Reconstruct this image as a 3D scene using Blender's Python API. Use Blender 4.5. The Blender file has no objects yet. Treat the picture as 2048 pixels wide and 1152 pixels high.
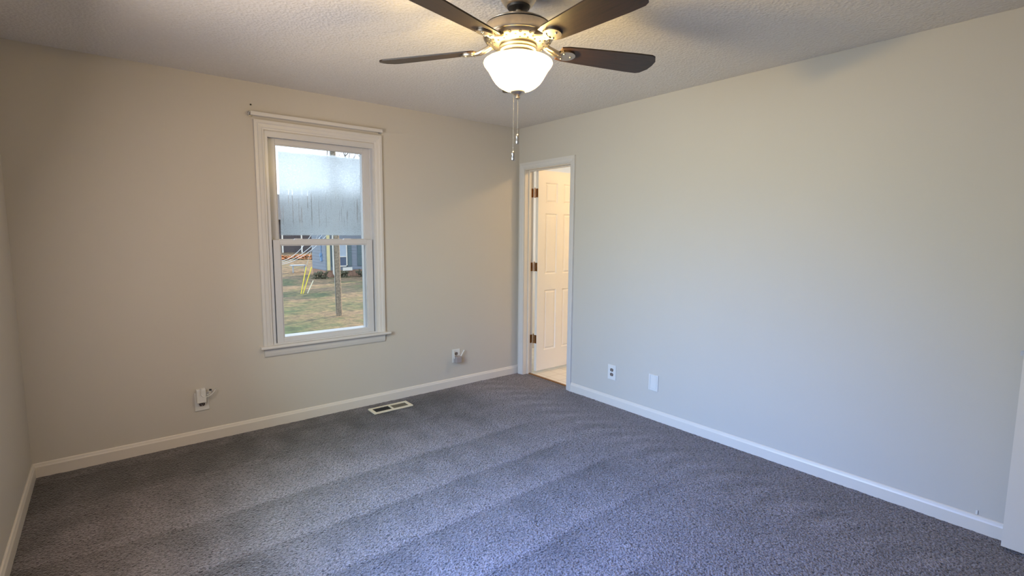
import bpy, bmesh, math, random
from mathutils import Vector, Matrix
random.seed(7)
S = bpy.context.scene
COL = S.collection
PI = math.pi
R_ = math.radians

# ------------------------------------------------------------------ camera
cd = bpy.data.cameras.new('camera')
cam = bpy.data.objects.new('camera', cd)
COL.objects.link(cam)
cd.sensor_fit = 'HORIZONTAL'
cd.sensor_width = 36.0
cd.lens = 36.0 * 1006.126 / 2048.0
cd.clip_start = 0.02
cd.clip_end = 400
cR = Vector((0.77838733, -0.62773982, 0.0074758))
cU = Vector((0.06295487, 0.08990016, 0.99395908))
cF = Vector((0.62461977, 0.77321451, -0.10949642))
m3 = Matrix((cR, cU, -cF)).transposed()
cam.matrix_world = Matrix.Translation((-3.2254, -3.8951, 1.4323)) @ m3.to_4x4()
S.camera = cam

# ------------------------------------------------------------------ world, sun, daylight, exposure
S.view_settings.view_transform = 'Standard'
S.view_settings.look = 'None'
S.view_settings.gamma = 1.0
S.view_settings.use_curve_mapping = False
S.view_settings.exposure = 0.0
S.cycles.use_denoising = True
S.cycles.max_bounces = 10
S.cycles.diffuse_bounces = 6
S.cycles.transparent_max_bounces = 16
S.cycles.sample_clamp_indirect = 6.0
S.cycles.caustics_reflective = False
S.cycles.caustics_refractive = False
w = bpy.data.worlds.new('sky')
S.world = w
w.use_nodes = True
wb = w.node_tree.nodes['Background']
wb.inputs['Color'].default_value = (0.74, 0.87, 1.0, 1)
wb.inputs['Strength'].default_value = 2.3


def light(name, kind, loc, direction, color, energy, **kw):
    ld = bpy.data.lights.new(name, kind)
    o = bpy.data.objects.new(name, ld)
    COL.objects.link(o)
    o.location = loc
    o.rotation_euler = Vector(direction).to_track_quat('-Z', 'Y').to_euler()
    ld.color = color
    ld.energy = energy
    for k, v in kw.items():
        setattr(ld, k, v)
    return o


light('sun', 'SUN', (20, -5, 12), (-0.85, -0.34, -0.36), (1.0, 0.76, 0.48), 6.0, angle=R_(0.6))
# daylight through the twin window of the left wall (beyond the left edge of the picture):
# the ground and haze outside give an even light, the blue sky shines down through the panes
light('window_daylight', 'AREA', (-3.655, -1.85, 1.42), (1.0, 0.0, -0.4), (1.0, 0.833, 0.724), 49,
      shape='RECTANGLE', size=1.1, size_y=1.25)
light('window_skylight', 'AREA', (-3.65, -1.85, 1.42), (1.0, 0.0, -0.5), (0.22, 0.78, 1.0), 23,
      shape='RECTANGLE', size=1.1, size_y=1.25, spread=R_(110))
light('window_skylight', 'AREA', (-3.65, -2.85, 1.42), (1.0, 0.25, -0.8), (0.02, 0.20, 1.0), 32,
      shape='RECTANGLE', size=1.0, size_y=1.25, spread=R_(80))


# ------------------------------------------------------------------ materials
def mat(name):
    m = bpy.data.materials.new(name)
    m.use_nodes = True
    nt = m.node_tree
    return m, nt, nt.nodes['Principled BSDF']


def N(nt, t, **kw):
    n = nt.nodes.new(t)
    for k, v in kw.items():
        if k in n.inputs:
            n.inputs[k].default_value = v
        else:
            setattr(n, k, v)
    return n


def L(nt, a, b):
    nt.links.new(a, b)


def coords(nt, scale=(1, 1, 1)):
    tc = N(nt, 'ShaderNodeTexCoord')
    mp = N(nt, 'ShaderNodeMapping')
    mp.inputs['Scale'].default_value = scale
    L(nt, tc.outputs['Object'], mp.inputs['Vector'])
    return mp.outputs['Vector']


def ramp(nt, fac, stops):
    r = N(nt, 'ShaderNodeValToRGB')
    el = r.color_ramp.elements
    while len(el) > 1:
        el.remove(el[-1])
    el[0].position, el[0].color = stops[0][0], (*stops[0][1], 1)
    for p, c in stops[1:]:
        e = el.new(p)
        e.color = (*c, 1)
    L(nt, fac, r.inputs['Fac'])
    return r.outputs['Color']


def simple(name, col, rough=0.5, metal=0.0, bump=0.0, bscale=200, vary=0.04, vscale=6, spec=0.5):
    """principled surface with a little procedural colour variation and grain"""
    m, nt, p = mat(name)
    v = coords(nt)
    n = N(nt, 'ShaderNodeTexNoise', Scale=vscale, Detail=4)
    L(nt, v, n.inputs['Vector'])
    lo = tuple(c * (1 - vary) for c in col)
    hi = tuple(min(1, c * (1 + vary)) for c in col)
    L(nt, ramp(nt, n.outputs['Fac'], [(0.3, lo), (0.7, hi)]), p.inputs['Base Color'])
    p.inputs['Roughness'].default_value = rough
    p.inputs['Metallic'].default_value = metal
    p.inputs['Specular IOR Level'].default_value = spec
    if bump:
        b = N(nt, 'ShaderNodeTexNoise', Scale=bscale, Detail=3)
        L(nt, v, b.inputs['Vector'])
        bn = N(nt, 'ShaderNodeBump', Strength=bump, Distance=0.002)
        L(nt, b.outputs['Fac'], bn.inputs['Height'])
        L(nt, bn.outputs['Normal'], p.inputs['Normal'])
    return m


M = {}
M['wall'] = simple('greige_wall_paint', (0.53, 0.50, 0.455), 0.62, bump=0.12, bscale=260, vary=0.012, vscale=1.2, spec=0.3)
M['trim'] = simple('white_trim_paint', (0.655, 0.61, 0.555), 0.38, vary=0.01)
M['casing'] = simple('white_casing_paint', (0.60, 0.585, 0.575), 0.38, vary=0.01)
M['vinyl'] = simple('white_vinyl', (0.56, 0.565, 0.59), 0.3, vary=0.01)
M['bath'] = simple('bathroom_paint', (0.80, 0.80, 0.78), 0.6, vary=0.01)
M['door'] = simple('door_paint', (0.80, 0.76, 0.70), 0.4, vary=0.01)
M['nickel'] = simple('brushed_nickel', (0.62, 0.54, 0.44), 0.38, 1.0, vary=0.05, vscale=60)
M['chrome'] = simple('bright_nickel', (0.50, 0.45, 0.38), 0.30, 1.0, vary=0.03)
M['black'] = simple('black_rubber', (0.015, 0.014, 0.014), 0.5)
M['dark'] = simple('dark_slot', (0.02, 0.018, 0.016), 0.7)
M['bronze'] = simple('antique_brass_hinge', (0.30, 0.14, 0.045), 0.35, 0.9, vary=0.3, vscale=90)
M['plate'] = simple('white_plastic', (0.66, 0.655, 0.64), 0.35, vary=0.01)
M['grey_plastic'] = simple('grey_plastic', (0.30, 0.27, 0.275), 0.45, vary=0.02)
M['brown_plastic'] = simple('brown_receptacle', (0.10, 0.065, 0.05), 0.5, vary=0.05)
M['almond'] = simple('almond_enamel', (0.68, 0.61, 0.46), 0.4, vary=0.02)
M['steel'] = simple('steel', (0.55, 0.55, 0.55), 0.3, 1.0)

# ceiling: sprayed texture
m, nt, p = mat('textured_ceiling_paint')
v = coords(nt)
n1 = N(nt, 'ShaderNodeTexNoise', Scale=85, Detail=5, Roughness=0.65)
L(nt, v, n1.inputs['Vector'])
n2 = N(nt, 'ShaderNodeTexVoronoi', Scale=70)
L(nt, v, n2.inputs['Vector'])
ad = N(nt, 'ShaderNodeMath', operation='ADD')
L(nt, n1.outputs['Fac'], ad.inputs[0])
L(nt, n2.outputs['Distance'], ad.inputs[1])
bn = N(nt, 'ShaderNodeBump', Strength=0.5, Distance=0.005)
L(nt, ad.outputs[0], bn.inputs['Height'])
L(nt, bn.outputs['Normal'], p.inputs['Normal'])
L(nt, ramp(nt, n1.outputs['Fac'], [(0.3, (0.70, 0.67, 0.64)), (0.65, (0.76, 0.735, 0.705))]), p.inputs['Base Color'])
p.inputs['Roughness'].default_value = 0.85
p.inputs['Specular IOR Level'].default_value = 0.2
M['ceiling'] = m

# carpet: tufted pile, brushed into strips by a vacuum cleaner (the mesh carries the lie of the pile and painted shade)
m, nt, p = mat('grey_carpet_pile')
v = coords(nt)
at = N(nt, 'ShaderNodeAttribute', attribute_name='pile_and_shade')
nz = N(nt, 'ShaderNodeTexNoise', Scale=92, Detail=3, Roughness=0.6, Distortion=0.8)
L(nt, v, nz.inputs['Vector'])
vo = N(nt, 'ShaderNodeTexVoronoi', Scale=105, Randomness=1.0)
L(nt, v, vo.inputs['Vector'])
nl = N(nt, 'ShaderNodeTexNoise', Scale=14, Detail=4)
L(nt, v, nl.inputs['Vector'])
tuft = ramp(nt, nz.outputs['Fac'], [(0.36, (0.040, 0.034, 0.036)), (0.46, (0.168, 0.145, 0.150)), (0.66, (0.300, 0.262, 0.275))])  # darkest stop: yarn tone plus painted shade in the gaps between tufts
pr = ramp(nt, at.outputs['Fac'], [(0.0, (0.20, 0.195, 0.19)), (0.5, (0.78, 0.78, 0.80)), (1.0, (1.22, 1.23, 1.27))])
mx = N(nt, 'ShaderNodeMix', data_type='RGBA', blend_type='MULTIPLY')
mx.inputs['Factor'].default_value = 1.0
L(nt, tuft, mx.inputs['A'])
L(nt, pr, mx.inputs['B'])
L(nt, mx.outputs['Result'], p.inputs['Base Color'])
hs = N(nt, 'ShaderNodeMath', operation='SUBTRACT')
L(nt, nz.outputs['Fac'], hs.inputs[0])
L(nt, vo.outputs['Distance'], hs.inputs[1])
ha = N(nt, 'ShaderNodeMath', operation='MULTIPLY_ADD')
L(nt, nl.outputs['Fac'], ha.inputs[0])
ha.inputs[1].default_value = 0.7
L(nt, hs.outputs[0], ha.inputs[2])
bn = N(nt, 'ShaderNodeBump', Strength=0.8, Distance=0.012)
L(nt, ha.outputs[0], bn.inputs['Height'])
L(nt, bn.outputs['Normal'], p.inputs['Normal'])
p.inputs['Roughness'].default_value = 0.95
p.inputs['Specular IOR Level'].default_value = 0.05
p.inputs['Sheen Weight'].default_value = 0.25
p.inputs['Sheen Roughness'].default_value = 0.5
M['carpet'] = m

# bathroom vinyl floor: pale squares
m, nt, p = mat('cream_vinyl_tile')
v = coords(nt)
br = N(nt, 'ShaderNodeTexBrick', offset=0.0)
br.inputs['Color1'].default_value = (0.72, 0.66, 0.56, 1)
br.inputs['Color2'].default_value = (0.78, 0.72, 0.62, 1)
br.inputs['Mortar'].default_value = (0.52, 0.45, 0.36, 1)
br.inputs['Scale'].default_value = 6.5
br.inputs['Mortar Size'].default_value = 0.02
br.inputs['Brick Width'].default_value = 1.0
br.inputs['Row Height'].default_value = 1.0
L(nt, v, br.inputs['Vector'])
L(nt, br.outputs['Color'], p.inputs['Base Color'])
p.inputs['Roughness'].default_value = 0.35
M['vinyl_tile'] = m

# fan blades: dark walnut
m, nt, p = mat('dark_walnut')
v = coords(nt, (3, 40, 40))
wv = N(nt, 'ShaderNodeTexNoise', Scale=2.0, Detail=5, Distortion=1.5)
L(nt, v, wv.inputs['Vector'])
L(nt, ramp(nt, wv.outputs['Fac'], [(0.3, (0.009, 0.005, 0.0035)), (0.7, (0.036, 0.017, 0.010))]), p.inputs['Base Color'])
p.inputs['Roughness'].default_value = 0.42
M['walnut'] = m

# glass bowl of the fan light (it gives off the light)
m, nt, p = mat('glowing_frosted_glass')
v = coords(nt)
nn = N(nt, 'ShaderNodeTexNoise', Scale=9, Detail=2)
L(nt, v, nn.inputs['Vector'])
p.inputs['Base Color'].default_value = (0.9, 0.86, 0.8, 1)
p.inputs['Roughness'].default_value = 0.25
L(nt, ramp(nt, nn.outputs['Fac'], [(0.3, (1.0, 0.68, 0.25)), (0.7, (1.0, 0.71, 0.27))]), p.inputs['Emission Color'])
p.inputs['Emission Strength'].default_value = 7.5
p.inputs['Alpha'].default_value = 0.55          # thin frosted glass: part of the bulbs' light passes straight through
M['bowl'] = m
m, nt, p = mat('bathroom_lamp_glass')
p.inputs['Base Color'].default_value = (0.9, 0.86, 0.8, 1)
p.inputs['Emission Color'].default_value = (1.0, 0.66, 0.32, 1)
p.inputs['Emission Strength'].default_value = 92.0
M['bath_lamp'] = m


def glass(name, fog=False):
    m = bpy.data.materials.new(name)
    m.use_nodes = True
    nt = m.node_tree
    nt.nodes.remove(nt.nodes['Principled BSDF'])
    out = nt.nodes['Material Output']
    tr = N(nt, 'ShaderNodeBsdfTransparent')
    gl = N(nt, 'ShaderNodeBsdfGlossy')
    gl.inputs['Roughness'].default_value = 0.02
    fr = N(nt, 'ShaderNodeFresnel', IOR=1.25)
    ms = N(nt, 'ShaderNodeMixShader')
    L(nt, fr.outputs[0], ms.inputs[0])
    L(nt, tr.outputs[0], ms.inputs[1])
    L(nt, gl.outputs[0], ms.inputs[2])
    if not fog:
        L(nt, ms.outputs[0], out.inputs['Surface'])
        return m
    # condensation: a film of droplets, dense, with clear margins and runs where drops slid down
    tc = N(nt, 'ShaderNodeTexCoord')
    sp = N(nt, 'ShaderNodeSeparateXYZ')
    L(nt, tc.outputs['Object'], sp.inputs[0])

    def mr(sock, a, b, c=0.0, d=1.0):
        n = N(nt, 'ShaderNodeMapRange', interpolation_type='SMOOTHSTEP')
        n.inputs['From Min'].default_value = a
        n.inputs['From Max'].default_value = b
        n.inputs['To Min'].default_value = c
        n.inputs['To Max'].default_value = d
        L(nt, sock, n.inputs['Value'])
        return n.outputs[0]

    def mul(a, b):
        n = N(nt, 'ShaderNodeMath', operation='MULTIPLY')
        L(nt, a, n.inputs[0])
        L(nt, b, n.inputs[1])
        return n.outputs[0]
    X, Z = sp.outputs['X'], sp.outputs['Z']      # metres from the pane's lower left corner
    ed = mul(mul(mr(X, 0.018, 0.027), mr(X, 0.640, 0.628)), mul(mr(Z, 0.030, 0.042), mr(Z, 0.655, 0.630)))
    body = mr(Z, 0.10, 0.45, 0.84, 0.95)
    # vertical runs
    mp = N(nt, 'ShaderNodeMapping')
    mp.inputs['Scale'].default_value = (75, 1, 3.2)
    L(nt, tc.outputs['Object'], mp.inputs['Vector'])
    nz = N(nt, 'ShaderNodeTexNoise', Scale=1.0, Detail=2.0, Roughness=0.4)
    L(nt, mp.outputs[0], nz.inputs['Vector'])
    run = mr(nz.outputs['Fac'], 0.57, 0.64)
    band = mul(mr(Z, 0.06, 0.20), mr(Z, 0.40, 0.31))
    runs = mul(run, band)
    inv = N(nt, 'ShaderNodeMath', operation='MULTIPLY_ADD')
    L(nt, runs, inv.inputs[0])
    inv.inputs[1].default_value = -0.7
    inv.inputs[2].default_value = 1.0
    # droplets
    vd = N(nt, 'ShaderNodeTexVoronoi', Scale=110)
    L(nt, tc.outputs['Object'], vd.inputs['Vector'])
    drop = mr(vd.outputs['Distance'], 0.16, 0.42, 0.72, 1.0)
    dens = mul(mul(ed, body), mul(inv.outputs[0], drop))
    tl = N(nt, 'ShaderNodeBsdfTranslucent')
    tl.inputs['Color'].default_value = (0.93, 0.97, 1.0, 1)
    rf = N(nt, 'ShaderNodeBsdfRefraction', IOR=1.14, Roughness=0.30)      # droplets blur what lies behind
    rf.inputs['Color'].default_value = (0.96, 0.98, 1.0, 1)
    m3_ = N(nt, 'ShaderNodeMixShader')
    m3_.inputs[0].default_value = 0.40
    L(nt, rf.outputs[0], m3_.inputs[1])
    L(nt, tl.outputs[0], m3_.inputs[2])
    m2 = N(nt, 'ShaderNodeMixShader')
    L(nt, dens, m2.inputs[0])
    L(nt, ms.outputs[0], m2.inputs[1])
    L(nt, m3_.outputs[0], m2.inputs[2])
    L(nt, m2.outputs[0], out.inputs['Surface'])
    return m


m = bpy.data.materials.new('frosted_bathroom_glass')
m.use_nodes = True
nt = m.node_tree
nt.nodes.remove(nt.nodes['Principled BSDF'])
tl_ = N(nt, 'ShaderNodeBsdfTranslucent')
tl_.inputs['Color'].default_value = (0.85, 0.9, 0.95, 1)
L(nt, tl_.outputs[0], nt.nodes['Material Output'].inputs['Surface'])
M['frost'] = m
M['glass'] = glass('clear_window_glass')
M['fog'] = glass('window_glass_with_condensation', True)

# outdoors
m, nt, p = mat('patchy_winter_lawn')
v = coords(nt)
a = N(nt, 'ShaderNodeTexNoise', Scale=0.45, Detail=6, Roughness=0.65)
L(nt, v, a.inputs['Vector'])
b = N(nt, 'ShaderNodeTexNoise', Scale=3.2, Detail=7, Roughness=0.8)
L(nt, v, b.inputs['Vector'])
sx_ = N(nt, 'ShaderNodeSeparateXYZ')
L(nt, v, sx_.inputs[0])
gx_ = N(nt, 'ShaderNodeMath', operation='MULTIPLY_ADD')
L(nt, sx_.outputs['X'], gx_.inputs[0])
gx_.inputs[1].default_value = 0.022
L(nt, a.outputs['Fac'], gx_.inputs[2])
gx2 = N(nt, 'ShaderNodeMath', operation='SUBTRACT')
L(nt, gx_.outputs[0], gx2.inputs[0])
gx2.inputs[1].default_value = 0.075
c1 = ramp(nt, gx2.outputs[0], [(0.38, (0.050, 0.078, 0.034)), (0.50, (0.115, 0.105, 0.052)), (0.60, (0.17, 0.122, 0.075))])
c2 = ramp(nt, b.outputs['Fac'], [(0.36, (0.40, 0.42, 0.40)), (0.5, (1.0, 1.0, 1.0)), (0.64, (1.9, 1.75, 1.45))])
mx = N(nt, 'ShaderNodeMix', data_type='RGBA', blend_type='MULTIPLY')
mx.inputs['Factor'].default_value = 1.0
L(nt, c1, mx.inputs['A'])
L(nt, c2, mx.inputs['B'])
L(nt, mx.outputs['Result'], p.inputs['Base Color'])
p.inputs['Roughness'].default_value = 0.9
M['lawn'] = m
M['leaves'] = simple('fallen_leaves', (0.42, 0.16, 0.06), 0.9, vary=0.5, vscale=6, bump=0.5, bscale=30)
M['siding'] = simple('pale_blue_grey_siding', (0.26, 0.30, 0.37), 0.7, vary=0.04)
M['brick'] = simple('foundation_brick', (0.36, 0.22, 0.16), 0.85, vary=0.3, vscale=12)
M['house_trim'] = simple('house_white_trim', (0.78, 0.76, 0.70), 0.5)
M['sunlit_board'] = simple('sunlit_board', (0.75, 0.66, 0.36), 0.6)  # sunlight's yellow is painted into the corner board's colour
M['shutter'] = simple('slate_green_shutter', (0.13, 0.19, 0.22), 0.6)
M['roof'] = simple('asphalt_roof', (0.12, 0.11, 0.11), 0.9, vary=0.2, vscale=20)
M['pane'] = simple('dark_house_pane', (0.10, 0.14, 0.22), 0.1)
M['blind'] = simple('window_blind', (0.42, 0.50, 0.60), 0.6)
M['darkwood'] = simple('dark_brown_wall', (0.10, 0.085, 0.09), 0.8, vary=0.15)
M['pole'] = simple('weathered_pole_wood', (0.25, 0.20, 0.15), 0.9, vary=0.35, vscale=18, bump=0.4, bscale=40)
M['wire'] = simple('pale_cable', (0.75, 0.78, 0.82), 0.4)
M['yellow'] = simple('yellow_plastic_guard', (0.85, 0.70, 0.07), 0.5)
M['white_stake'] = simple('pale_marker', (0.85, 0.82, 0.62), 0.5)
M['bush'] = simple('dark_shrub', (0.10, 0.095, 0.06), 0.9, vary=0.5, vscale=8)
M['bark'] = simple('grey_bark', (0.16, 0.14, 0.13), 0.9, vary=0.25, vscale=10)
M['evergreen'] = simple('dark_evergreen', (0.045, 0.075, 0.06), 0.9, vary=0.5, vscale=5)
M['meter'] = simple('blue_grey_meter', (0.20, 0.34, 0.55), 0.4)


# ------------------------------------------------------------------ mesh helpers
class MB:
    def __init__(s):
        s.bm = bmesh.new()

    def box(s, lo, hi, bevel=0.0):
        lo, hi = Vector(lo), Vector(hi)
        r = bmesh.ops.create_cube(s.bm, size=1.0)
        for vv in r['verts']:
            vv.co = Vector(((lo[k] + hi[k]) / 2 + vv.co[k] * (hi[k] - lo[k])) for k in range(3))
        if bevel:
            es = list({e for vv in r['verts'] for e in vv.link_edges})
            bmesh.ops.bevel(s.bm, geom=es, offset=bevel, segments=2, profile=0.5, affect='EDGES')
        return s

    def bar(s, a, b, r1, r2=None, seg=12):
        a, b = Vector(a), Vector(b)
        d = b - a
        q = d.to_track_quat('Z', 'Y').to_matrix().to_4x4()
        bmesh.ops.create_cone(s.bm, cap_ends=True, segments=seg, radius1=r1, radius2=r1 if r2 is None else r2,
                              depth=d.length, matrix=Matrix.Translation((a + b) / 2) @ q)
        return s

    def tube(s, pts, r, seg=8):
        pts = [Vector(q) for q in pts]
        rings = []
        for i, q in enumerate(pts):
            t = (pts[min(i + 1, len(pts) - 1)] - pts[max(i - 1, 0)]).normalized()
            ref = Vector((0, 0, 1)) if abs(t.z) < 0.9 else Vector((1, 0, 0))
            u = t.cross(ref).normalized()
            w_ = t.cross(u)
            rr = r[i] if isinstance(r, (list, tuple)) else r
            rings.append([s.bm.verts.new(q + rr * (math.cos(2 * PI * k / seg) * u + math.sin(2 * PI * k / seg) * w_)) for k in range(seg)])
        for A, B in zip(rings, rings[1:]):
            for k in range(seg):
                s.bm.faces.new((A[k], A[(k + 1) % seg], B[(k + 1) % seg], B[k]))
        s.bm.faces.new(rings[0][::-1])
        s.bm.faces.new(rings[-1])
        return s

    def lathe(s, prof, c=(0, 0), seg=48, cap0=True, cap1=True):
        rings = []
        for r, z in prof:
            rings.append([s.bm.verts.new((c[0] + r * math.cos(2 * PI * k / seg), c[1] + r * math.sin(2 * PI * k / seg), z)) for k in range(seg)])
        for A, B in zip(rings, rings[1:]):
            for k in range(seg):
                s.bm.faces.new((A[k], A[(k + 1) % seg], B[(k + 1) % seg], B[k]))
        if cap0:
            s.bm.faces.new(rings[0][::-1])
        if cap1:
            s.bm.faces.new(rings[-1])
        return s

    def prism(s, outline, axis, a, b):
        """outline: 2-D points in the two other axes (in xyz order); extruded along axis from a to b"""
        def P(u, v, t):
            return [(t, u, v), (u, t, v), (u, v, t)][axis]
        A = [s.bm.verts.new(P(u, v, a)) for u, v in outline]
        B = [s.bm.verts.new(P(u, v, b)) for u, v in outline]
        n = len(outline)
        for k in range(n):
            s.bm.faces.new((A[k], A[(k + 1) % n], B[(k + 1) % n], B[k]))
        s.bm.faces.new(A[::-1])
        s.bm.faces.new(B)
        return s

    def casing(s, prof, a0, a1, b0, b1, put):
        """three sided mitred frame (legs down to b0): prof = (distance inward from the outer edge, height off the wall)"""
        rings = []
        for k in range(4):
            rr = []
            for u, h in prof:
                pt = [(a0 + u, b0), (a0 + u, b1 - u), (a1 - u, b1 - u), (a1 - u, b0)][k]
                rr.append(s.bm.verts.new(put(pt[0], pt[1], h)))
            rings.append(rr)
        n = len(prof)
        for A, B in zip(rings, rings[1:]):
            for k in range(n):
                s.bm.faces.new((A[k], A[(k + 1) % n], B[(k + 1) % n], B[k]))
        s.bm.faces.new(rings[0][::-1])
        s.bm.faces.new(rings[-1])
        return s

    def ball(s, c, r, scale=(1, 1, 1), sub=2, noise=0.0):
        rr = bmesh.ops.create_icosphere(s.bm, subdivisions=sub, radius=r)
        for vv in rr['verts']:
            k = 1 + random.uniform(-noise, noise)
            vv.co = Vector((c[0] + vv.co.x * scale[0] * k, c[1] + vv.co.y * scale[1] * k, c[2] + vv.co.z * scale[2] * k))
        return s

    def build(s, name, material, parent=None, smooth=False, origin=None):
        bmesh.ops.recalc_face_normals(s.bm, faces=s.bm.faces)
        o0 = Vector(origin) if origin is not None else (world_loc(parent) if parent else Vector((0, 0, 0)))
        bmesh.ops.translate(s.bm, verts=s.bm.verts, vec=-o0)
        me = bpy.data.meshes.new(name)
        s.bm.to_mesh(me)
        s.bm.free()
        me.materials.append(material)
        if smooth:
            for f in me.polygons:
                f.use_smooth = True
            me.set_sharp_from_angle(angle=R_(40))
        o = bpy.data.objects.new(name, me)
        COL.objects.link(o)
        if parent:
            o.parent = parent
            o.location = o0 - world_loc(parent)
        else:
            o.location = o0
        return o


def world_loc(o):
    v_ = Vector((0, 0, 0))
    while o:
        v_ += o.location
        o = o.parent
    return v_


def tag(o, label=None, cat=None, group=None, kind=None):
    if label:
        o['label'] = label
    if cat:
        o['category'] = cat
    if group:
        o['group'] = group
    if kind:
        o['kind'] = kind
    return o


def empty(name, loc):
    o = bpy.data.objects.new(name, None)
    o.empty_display_size = 0.1
    o.location = loc
    COL.objects.link(o)
    return o


def struct(o, label=None, cat=None):
    return tag(o, label, cat, kind='structure')


# ------------------------------------------------------------------ the room
W, D, H = 3.633, 4.45, 2.44
WX0, WX1, WZ0, WZ1 = -2.316, -1.510, 0.600, 2.126        # window opening
b = MB()
b.box((-W - 0.16, 0, -0.25), (WX0, 0.15, H)).box((WX1, 0, -0.25), (0.112, 0.15, H))
b.box((WX0, 0, -0.25), (WX1, 0.15, WZ0)).box((WX0, 0, WZ1), (WX1, 0.15, H))
struct(b.build('wall_back', M['wall']), 'greige painted far wall with the single window', 'wall')
DY0, DY1, DZ1 = -0.712, -0.090, 2.042                       # bathroom doorway
b = MB()
b.box((0, DY1, 0), (0.112, 0, H)).box((0, -D, 0), (0.112, DY0, H)).box((0, DY0, DZ1), (0.112, DY1, H))
struct(b.build('wall_right', M['wall']), 'long greige right wall with the doorway in its far corner', 'wall')
b = MB()
LY0, LY1, LZ0, LZ1 = -3.42, -1.24, 0.72, 2.12               # window of the left wall (out of the picture)
b.box((-W - 0.14, LY1, 0), (-W, 0, H)).box((-W - 0.14, -D, 0), (-W, LY0, H))
b.box((-W - 0.14, LY0, 0), (-W, LY1, LZ0)).box((-W - 0.14, LY0, LZ1), (-W, LY1, H))
struct(b.build('wall_left', M['wall']), 'greige left wall seen as a sliver at the left edge', 'wall')
b = MB()
b.box((-W - 0.14, -D - 0.12, 0), (-0.90, -D, H)).box((-0.08, -D - 0.12, 0), (0.112, -D, H)).box((-0.90, -D - 0.12, 2.05), (-0.08, -D, H))
b.box((-1.1, -D - 1.1, 0), (-1.0, -D - 0.12, H)).box((0.012, -D - 1.1, 0), (0.112, -D - 0.12, H)).box((-1.1, -D - 1.2, 0), (0.112, -D - 1.1, H))
struct(b.build('wall_near', M['wall']), 'greige wall behind the camera with the entry doorway', 'wall')
struct(MB().box((-W - 0.14, -D - 1.2, H), (2.0, 0.15, H + 0.12)).build('ceiling', M['ceiling']), 'sprayed texture ceiling above the carpeted room', 'ceiling')

# carpet: fine grid, the pile lies in strips left by the vacuum cleaner, with shade painted in
edges = [0.0, 0.16, 0.555, 1.10, 1.52, 1.88, 2.285, 2.66, 3.05, 3.45, 3.85, 4.25, 4.7, 5.8]


def hsh(a, c=0.0):
    q = math.sin(a * 127.1 + c * 311.7) * 43758.5453
    return q - math.floor(q)


def vn(x, y=0.0):
    xi, yi = math.floor(x), math.floor(y)
    fx, fy = x - xi, y - yi
    fx, fy = fx * fx * (3 - 2 * fx), fy * fy * (3 - 2 * fy)
    t0 = hsh(xi, yi) * (1 - fx) + hsh(xi + 1, yi) * fx
    t1 = hsh(xi, yi + 1) * (1 - fx) + hsh(xi + 1, yi + 1) * fx
    return t0 * (1 - fy) + t1 * fy


def pile_and_shade(x, y):
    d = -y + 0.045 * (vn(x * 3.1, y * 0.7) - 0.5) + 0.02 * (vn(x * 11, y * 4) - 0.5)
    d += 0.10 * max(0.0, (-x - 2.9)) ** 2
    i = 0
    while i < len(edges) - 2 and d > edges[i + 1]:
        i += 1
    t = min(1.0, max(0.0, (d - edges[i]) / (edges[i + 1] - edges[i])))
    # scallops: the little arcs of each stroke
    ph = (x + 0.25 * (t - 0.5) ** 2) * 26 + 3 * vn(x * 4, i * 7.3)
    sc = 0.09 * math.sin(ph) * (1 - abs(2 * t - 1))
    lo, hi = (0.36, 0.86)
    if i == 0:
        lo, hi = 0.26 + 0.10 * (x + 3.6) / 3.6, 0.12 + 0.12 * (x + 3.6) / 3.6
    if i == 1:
        lo, hi = -0.06 + 0.26 * (x + 3.6) / 3.6, 0.08 + 0.40 * (x + 3.6) / 3.6  # brighter towards the doorway: its warm light is painted into the tone
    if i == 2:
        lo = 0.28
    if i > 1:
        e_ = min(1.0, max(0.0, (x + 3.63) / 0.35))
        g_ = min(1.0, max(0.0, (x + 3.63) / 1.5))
        e_ = (0.5 + 0.5 * e_) * (0.62 + 0.38 * g_)  # darker towards the left wall: shade painted into the carpet tone
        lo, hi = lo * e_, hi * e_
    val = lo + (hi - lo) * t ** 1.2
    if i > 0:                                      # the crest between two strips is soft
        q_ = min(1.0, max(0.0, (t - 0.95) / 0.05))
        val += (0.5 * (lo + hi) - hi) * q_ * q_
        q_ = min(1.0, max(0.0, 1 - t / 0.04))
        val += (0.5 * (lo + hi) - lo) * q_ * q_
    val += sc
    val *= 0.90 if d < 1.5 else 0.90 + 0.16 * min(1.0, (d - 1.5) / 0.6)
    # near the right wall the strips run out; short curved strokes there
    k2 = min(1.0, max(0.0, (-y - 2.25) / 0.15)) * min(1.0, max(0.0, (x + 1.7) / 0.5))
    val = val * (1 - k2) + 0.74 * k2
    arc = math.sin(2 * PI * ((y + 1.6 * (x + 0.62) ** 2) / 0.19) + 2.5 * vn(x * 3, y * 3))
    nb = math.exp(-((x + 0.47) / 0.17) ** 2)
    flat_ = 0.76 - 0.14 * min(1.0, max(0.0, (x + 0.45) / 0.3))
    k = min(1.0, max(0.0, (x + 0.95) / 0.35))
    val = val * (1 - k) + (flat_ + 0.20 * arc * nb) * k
    return val + 0.22 * (vn(x * 7, y * 7) - 0.5) + 0.10 * (vn(x * 22, y * 22) - 0.5)


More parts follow.
